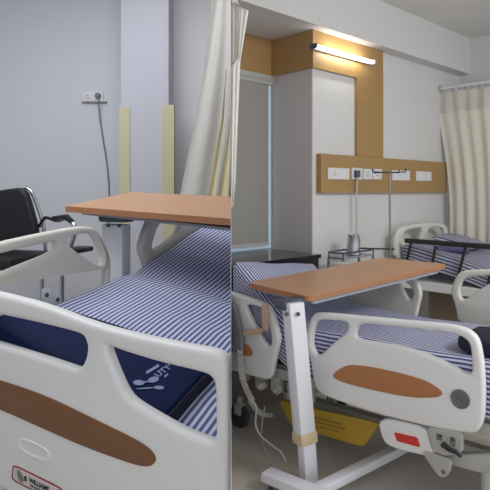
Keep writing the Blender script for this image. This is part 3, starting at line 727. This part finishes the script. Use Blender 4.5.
plate('grip_recess', pfb, [(17, 439), (24, 437.5), (46.5, 448), (50.5, 456), (48, 463.5), (42, 462), (24, 454.5), (17.5, 446)], [[(20.5, 441.5), (25, 440.5), (44.5, 449.5), (47.5, 456), (45, 459.5), (26, 451.5), (21, 447)]], 0.006, 0.0028, M['white'], fbd, off=sl*0.023)
npm = plate('nameplate', pfb, [(13, 464), (63, 488.5), (63, 506), (11.5, 480)], [], 0.003, 0.001, M['redline'], fbd, off=sl*0.0235, r=0.1)
plate('plate_face', pfb, [(14, 466), (61.5, 489.5), (61.5, 504), (13, 479)], [], 0.003, 0.0008, M['label'], npm, off=sl*0.0245, r=0.1)
plate('figure_mark', pfb, [(17, 468.5), (21, 472), (24, 480), (22, 484), (17.5, 478)], [], 0.001, 0.0003, M['greyprint'], npm, off=sl*0.0265)
plate('figure_mark', pfb, [(24, 476), (26.5, 476), (26.5, 482), (24.5, 481)], [], 0.001, 0.0003, M['ink'], npm, off=sl*0.0265)
pft = VP(pfb.p0+pfb.n*sl*0.0258, pfb.d)
exv = pft.w(61, 491.5)-pft.w(30, 476.6)
t_org = pft.w(29.3, 481.9)
text_on('lettering', 'WILLIAMS', t_org, exv, (0, 0, 1), 0.0205, M['ink'], npm, 0.001)
text_on('lettering', 'HOSPITEC', pfb.w(29.5, 487.5, sl*0.0258), exv, (0, 0, 1), 0.014, M['greyprint'], npm, 0.001) if False else None
plate('printed_line', pfb, [(30, 484), (58, 498), (58, 500.5), (30, 486.5)], [], 0.001, 0.0003, M['greyprint'], npm, off=sl*0.0265, it=0)
# far side rails (foot section and head section)
pls = VP(FC-cL*0.04, aL)
plate('side_rail', pls,
    [(-45, 254), (0, 241.5), (49, 231), (78, 226), (92, 227), (99, 236), (107.5, 254), (108.5, 268), (107, 285), (106, 305), (60, 335), (-45, 375)],
    [[(-30, 262), (0, 252.5), (50, 241.3), (54, 243.5), (53, 251.5), (0, 272), (-30, 290)], [(65.5, 236.5), (88, 232), (94, 240), (101.5, 256), (99.5, 268.5), (66, 246.5)]],
    0.045, 0.015, M['cream'], lb, side=-1)
plate('side_rail', pls, [(150, 214), (176, 207), (231, 205), (231, 250), (200, 262), (160, 276), (145, 272), (143, 262), (137.5, 249), (143, 230)],
      [[(157, 220), (178, 214), (177, 232), (160, 246), (147, 252)]], 0.045, 0.014, M['cream'], lb, side=-1)
pk2 = VP(FC-cL*0.012, aL)
rt = plate('mattress_retainer', pk2, [(41.5, 289), (46, 288), (60, 293), (61, 304), (58, 306), (41.5, 301)], [], 0.008, 0.003, M['metalw'], lb, r=0.15, side=-1)
for q in ((46, 295), (57, 299.5)):
    b = bmesh.new(); lathe_add(b, pk2.w(*q), [(0.009, -0.006), (0.009, 0.006)], 12, (*cL, 0)); obj('screw', b, M['dark'], rt)
def top_l(s, c):
    h = 1.05+0.18*min(s, 0.79)-0.155*c-0.11*c*max(0, 1-s/0.5)
    if s > 0.74:
        t = s-0.74; h += 0.34*(t*t/0.16*0.5 if t < 0.16 else t-0.08)
        h -= 0.0
    w = max(0, 1-abs(s-0.77)/0.07)
    return h-0.012*w+0.003*math.sin(7*s+9*c)+0.002*math.sin(23*s-4*c)
bed_surface('mattress', FC, aL, cL, (0.055, 1.75), 0.0, 1.1, 0.17, top_l, M['sheet_l'], -1, rad=0.03, ns=60, nc=40)
mt = [o for o in bpy.data.objects if o.name.startswith('mattress') and 'label' not in o and o.parent is None][0]
tag(mt, 'mattress in blue-and-white striped sheet on the left bay bed, under the navy pad', 'mattress', 'striped mattresses')
b = bmesh.new()
def lbox(b, s0, s1, c0, c1, h0, h1, bev=0.0):
    box_add(b, LB((s0+s1)/2, (c0+c1)/2, (h0+h1)/2), (*(aL*(s1-s0)/2), 0), (*(cL*(c1-c0)/2), 0), (0, 0, (h1-h0)/2), bev)
lbox(b, 0.04, 1.6, 0.02, 0.98, 0.66, 0.76)
for s in (0.25, 1.2): lbox(b, s-0.05, s+0.05, 0.3, 0.6, LF+0.1, 0.66)
for c in (0.12, 0.85): lbox(b, 0.08, 1.5, c-0.03, c+0.03, LF+0.1, LF+0.16)
obj('bed_deck', b, M['frame'], lb, 0, -1)
for s in (0.12, 1.0):
    b = bmesh.new(); lathe_add(b, LB(s, 0.12, LF+0.06)-Vector((*(cL*0.02), 0)), [(0.02, 0), (0.058, 0.003), (0.058, 0.037), (0.02, 0.04)], 20, (*cL, 0)); obj('caster', b, M['rubber'], lb)
# navy pad lying across the foot end
pt = 0.06
def pad_top(s, c): return 1.05+0.18*s-0.155*c-0.11*c*max(0, 1-s/0.5)+pt-0.004
nvp = thing('folded_pad', 'navy blue padded cushion with pale printed logo, across the left bed foot', 'pad', LB(0.13, 0.42, 1.03), 'navy pads')
b = bmesh.new()
cn = [(0.018, 0.02), (0.018, 0.39), (0.018, 0.765), (0.32, 0.765), (0.275, 0.39), (0.225, 0.02)]
prism_add(b, [LB(s, c, pad_top(s, c)-pt) for s, c in cn], (0, 0, pt), 0.012); pad = obj('pad_cover', b, M['navy'], nvp)
b = bmesh.new(); q = [LB(s, 0.7665, pad_top(s, 0.765)-h) for s, h in ((0.03, 0.01), (0.31, 0.01), (0.31, 0.055), (0.03, 0.055))]
prism_add(b, q, (*(cL*0.003), 0)); obj('end_panel', b, M['navyd'], nvp, 0)
# printing on the pad
def pad_px(x, y):
    """meets the pad's top plane"""
    k = Vector(((x-CX)/F, 1, -(y-HY)/F)); o = Vector((0, 0, EYE))
    p0 = LB(0.1, 0.5, pad_top(0.1, 0.5)); e1 = LB(0.2, 0.5, pad_top(0.2, 0.5))-p0; e3 = LB(0.1, 0.6, pad_top(0.1, 0.6))-p0
    n = e1.cross(e3); t = (p0-o).dot(n)/k.dot(n); return o+k*t
def pad_ell(cx, cy, rx, ry, ang):
    b = bmesh.new(); P = []
    for k in range(20):
        a = k*math.pi/10; dx, dy = rx*math.cos(a), ry*math.sin(a); c, s = math.cos(ang), math.sin(ang)
        P.append(pad_px(cx+dx*c-dy*s, cy+dx*s+dy*c)+Vector((0, 0, 0.0005)))
    prism_add(b, P, (0, 0, 0.001)); obj('printed_mark', b, M['print'], pad, 0)
pad_ell(138.8, 383, 5.8, 2.6, 0.05); pad_ell(153.5, 380, 5.6, 2.8, -0.25); pad_ell(146.5, 382.0, 4, 0.7, -0.2); pad_ell(159, 387.9, 5.2, 1.8, 0.05); pad_ell(145, 388.6, 9, 0.6, -0.05)
q0, q1 = pad_px(158.5, 377.8), pad_px(178.5, 362.8); q2 = pad_px(151, 372)
text_on('lettering', 'UTYO', q0, q1-q0, q2-q0, 0.031, M['print'], pad, 0.002)
for (xa, ya, xb, yb, w) in ((146.5, 374.5, 159, 367, 2.6), (164.5, 378, 178, 368.5, 1.8), (171.5, 380.2, 178, 376, 1.4), (182, 372.5, 188.5, 368, 1.6)):
    b = bmesh.new(); P = [pad_px(xa, ya), pad_px(xb, yb), pad_px(xb-0.5, yb-w), pad_px(xa-0.5, ya-w)]
    prism_add(b, [p+Vector((0, 0, 0.0005)) for p in P], (0, 0, 0.001)); obj('printed_line', b, M['print'], pad, 0)

# overbed table of the left bay
lA, lB_, lC, lD = depth(66, 206, 2.63), depth(236, 219, 2.155), depth(236, 197, 2.63), depth(131, 192, 2.97)
lt = thing('overbed_table', 'overbed table with orange-brown top in the left bay, cut off by the partition', 'table', depth(116, 300, 2.66), 'overbed tables')
lt.location.z = LF
b = bmesh.new(); prism_add(b, [lA, lB_, lC, lD], (0, 0, -0.012)); tt = obj('tabletop', b, M['table'], lt, 30, -1)
b = bmesh.new(); cen = (lA+lB_+lC+lD)/4
prism_add(b, [cen+(p-cen)*1.004+Vector((0, 0, -0.0015)) for p in (lA, lB_, lC, lD)], (0, 0, -0.026)); obj('edge_band', b, M['edge'], tt, 30, -1)
b = bmesh.new()
ins = [depth(82, 206.5, 2.66), depth(237, 222, 2.185), depth(237, 200, 2.58), depth(131, 196, 2.86)]
prism_add(b, [p+Vector((0, 0, -0.026)) for p in ins], (0, 0, -0.012)); obj('support_tray', b, M['under'], lt, 30, -1)
ax_ = Vector((0.93, -0.36, 0)).normalized(); ay_ = Vector((0.36, 0.93, 0)).normalized()
c0 = depth(116, 224, 2.66); c1 = Vector((c0.x, c0.y, LF+0.06))
b = bmesh.new(); box_add(b, (c0+c1)/2, ax_*0.058, ay_*0.034, (c0-c1)/2, 0.008); obj('column_sleeve', b, M['metalw'], lt)
for px in (108.5, 119.5):
    b = bmesh.new(); lathe_add(b, depth(px, 225.5, 2.612), [(0.009, 0), (0.009, 0.006), (0.005, 0.008)], 14, (-0.2, -1, 0)); obj('bolt', b, M['dark'], lt)
b = bmesh.new(); box_add(b, depth(117, 218.5, 2.66), ax_*0.075, ay_*0.05, (0, 0, 0.016), 0.012); obj('tilt_bracket', b, M['dark'], lt)
b = bmesh.new(); cc = Vector((c0.x, c0.y, LF+0.045)); box_add(b, cc, ay_*0.3, ax_*0.04, (0, 0, 0.022), 0.008); obj('base_foot', b, M['metalw'], lt)
for s in (-0.27, 0.27):
    b = bmesh.new(); lathe_add(b, cc+ay_*s+Vector((-0.012, 0, -0.02)), [(0.01, 0), (0.024, 0.002), (0.024, 0.022), (0.01, 0.024)], 16, (1, 0, 0)); obj('caster', b, M['rubber'], lt)

# black chair by the wall
ch = thing('armchair', 'black cushioned chair with chrome arms by the left bay wall', 'chair', depth(20, 300, 3.5)); ch.location.z = LF
pc = VP(depth(20, 0, 3.55), (0.93, -0.18))
plate('backrest', pc, [(-26, 194), (10, 189), (21, 187.5), (27.5, 191.5), (32, 205), (38.5, 230), (37, 243), (0, 252), (-24, 256)], [], 0.06, 0.02, M['black'], ch, r=0.15)
tube('frame', smooth_path([pc.w(21, 187.5, 0.04), pc.w(29, 194, 0.04), pc.w(40.5, 229, 0.04), pc.w(42, 270, 0.04)], 6), 0.012, M['chrome'], ch)
tube('frame', smooth_path([pc.w(-24, 194, 0.04), pc.w(-27, 200, 0.04), pc.w(-26, 235, 0.04), pc.w(-24, 275, 0.04)], 6), 0.012, M['chrome'], ch)
hs = 1.165
b = bmesh.new()
sq = [atH(-25, 272, hs), atH(42, 249, hs), atH(66, 243.5, hs), atH(88, 251.5, hs), atH(62, 268, hs), atH(10, 284, hs)]
sq = [Vector((p.x, min(p.y, 3.9), hs)) for p in sq]
# a square cushion before the backrest
dx = Vector((*pc.d, 0)); dn = Vector((*(pc.n if pc.n.y < 0 else -pc.n), 0)); so = pc.w(8, 262); so.z = hs-0.03
box_add(b, so+dn*0.20+dx*0.04, dx*0.26, dn*0.22, (0, 0, 0.035), 0.02); obj('seat', b, M['black'], ch)
def arm(px, off):
    base = pc.w(px, 240); base.z = hs
    up = Vector((0, 0, 1)); k = 0.14
    pts = [base+dn*0.02+up*k, base+dn*0.25+up*(k-0.005), base+dn*0.36+up*(k-0.03), base+dn*0.38+up*(k-0.1), base+dn*0.36-up*0.1]
    tube('arm_frame', smooth_path(pts, 6), 0.013, M['chrome'], ch)
    tube('arm_pad', [base+dn*0.06+up*(k+0.014), base+dn*0.27+up*(k+0.008)], 0.02, M['black'], ch)
a = depth(46, 217.5, 3.45); c = depth(66, 218.5, 3.2); d_ = depth(74, 225, 3.12); e_ = depth(73, 240, 3.12); g_ = depth(62, 262, 3.12)
tube('arm_frame', smooth_path([depth(40, 226, 3.55), a, depth(57, 220.5, 3.3), c, d_, e_, g_], 6), 0.013, M['chrome'], ch)
tube('arm_pad', [depth(53, 218.2, 3.34), depth(67, 217.5, 3.2), depth(72.5, 222, 3.13)], [0.013, 0.019, 0.014], M['black'], ch)
b = bmesh.new(); box_add(b, depth(77, 248, 3.2)+Vector((0, 0, -0.01)), Vector((0.95, -0.3, 0))*0.055, Vector((0.3, 0.95, 0))*0.09, (0, 0, 0.014), 0.01); obj('side_pad', b, M['black'], ch)
for (px, z) in ((-24, 3.58), (42, 3.52), (-18, 3.2), (62, 3.1)):
    p = depth(px, 262, z); tube('leg', [p, Vector((p.x, p.y, LF+0.002))], 0.013, M['chrome'], ch)

# wall outlet of the left bay with plugged cord
wy = YL
so_ = thing('wall_socket', 'white double socket on the left bay wall with a grey plug', 'socket', depth(93, 101, wy))
x0, x1 = X(83, wy), X(103.5, wy); z0, z1 = EYE+(HY-101)/F*wy, EYE+(HY-91.5)/F*wy
b = bmesh.new(); wbox(b, x0, x1, wy-0.012, wy, z0, z1, 0.003); obj('face_plate', b, M['socket'], so_, 0)
b = bmesh.new(); wbox(b, x0-0.004, x1+0.03, wy-0.03, wy, z0-0.012, z0-0.002, 0.002); obj('lower_ledge', b, M['frame'], so_, 0)
for dx_, dz_ in ((0.038, 0.04), (0.028, 0.02), (0.05, 0.02)):
    b = bmesh.new(); lathe_add(b, (x0+dx_, wy-0.0122, z0+dz_), [(0.005, 0), (0.005, 0.001)], 10, (0, -1, 0)); obj('pin_hole', b, M['ink'], so_, 0)
pcd = thing('power_cord', 'grey cord dangling down the left bay wall from its round plug', 'cord', depth(99, 96, wy-0.03))
b = bmesh.new(); lathe_add(b, (X(98.5, wy), wy-0.0125, EYE+(HY-96)/F*wy), [(0.022, 0), (0.024, 0.008), (0.018, 0.032), (0.008, 0.036)], 18, (0, -1, 0)); obj('plug', b, M['cordg'], pcd)
tube('cord', smooth_path([depth(98.5, 97, wy-0.04), depth(99, 108, wy-0.035), depth(100.5, 122, wy-0.012), depth(103.5, 142, wy-0.01), depth(107, 165, wy-0.01), depth(109, 190, wy-0.01), depth(108, 215, wy-0.01), depth(107, 250, wy-0.01)]), 0.0058, M['cordg'], pcd, 8)

# ================================================================== LIGHT, SKY, CAMERA
def area(name, loc, target, size, energy, color, sy=None):
    l = bpy.data.lights.new(name, 'AREA'); l.energy = energy; l.color = color; l.size = size
    if sy: l.shape = 'RECTANGLE'; l.size_y = sy
    o = bpy.data.objects.new(name, l); COL.objects.link(o); o.location = loc
    o.rotation_euler = (Vector(target)-Vector(loc)).to_track_quat('-Z', 'Y').to_euler()
area('ceiling_fill_left', (-1.5, 2.3, 3.15), (-1.5, 2.8, 0.5), 1.5, 46, (0.95, 0.97, 1.0))  # unseen area lamp added near the ceiling to light the left bay
area('ceiling_fill_left', (-0.55, 3.3, 3.18), (-0.5, 3.9, 0.5), 0.7, 7, (0.97, 0.97, 1.0))  # small unseen lamp added to brighten the recess, column and curtain
area('ceiling_fill_right', (2.9, 1.6, 3.15), (2.4, 2.9, 0.5), 1.6, 113, (0.99, 0.99, 0.98))  # unseen area lamp added near the ceiling as the right bay's key
area('tube_glow', R((ua+ub)/2, Vp-0.10, hh), R((ua+ub)/2, Vp, hh), 0.5, 2.0, (1.0, 0.95, 0.80), 0.03)
w = bpy.data.worlds.new('World'); SC.world = w; w.use_nodes = True
bg = w.node_tree.nodes['Background']; bg.inputs['Color'].default_value = (0.95, 0.97, 1.0, 1); bg.inputs['Strength'].default_value = 1.15
cam = bpy.data.cameras.new('camera'); co = bpy.data.objects.new('camera', cam); COL.objects.link(co)
co.location = (0, 0, EYE); co.rotation_euler = (math.pi/2, 0, 0)
cam.sensor_width = 36; cam.lens = 36*F/490; cam.shift_y = -55/490; cam.clip_start = 0.05
SC.camera = co
SC.view_settings.view_transform = 'Standard'; SC.view_settings.look = 'None'
SC.view_settings.exposure = 0.0
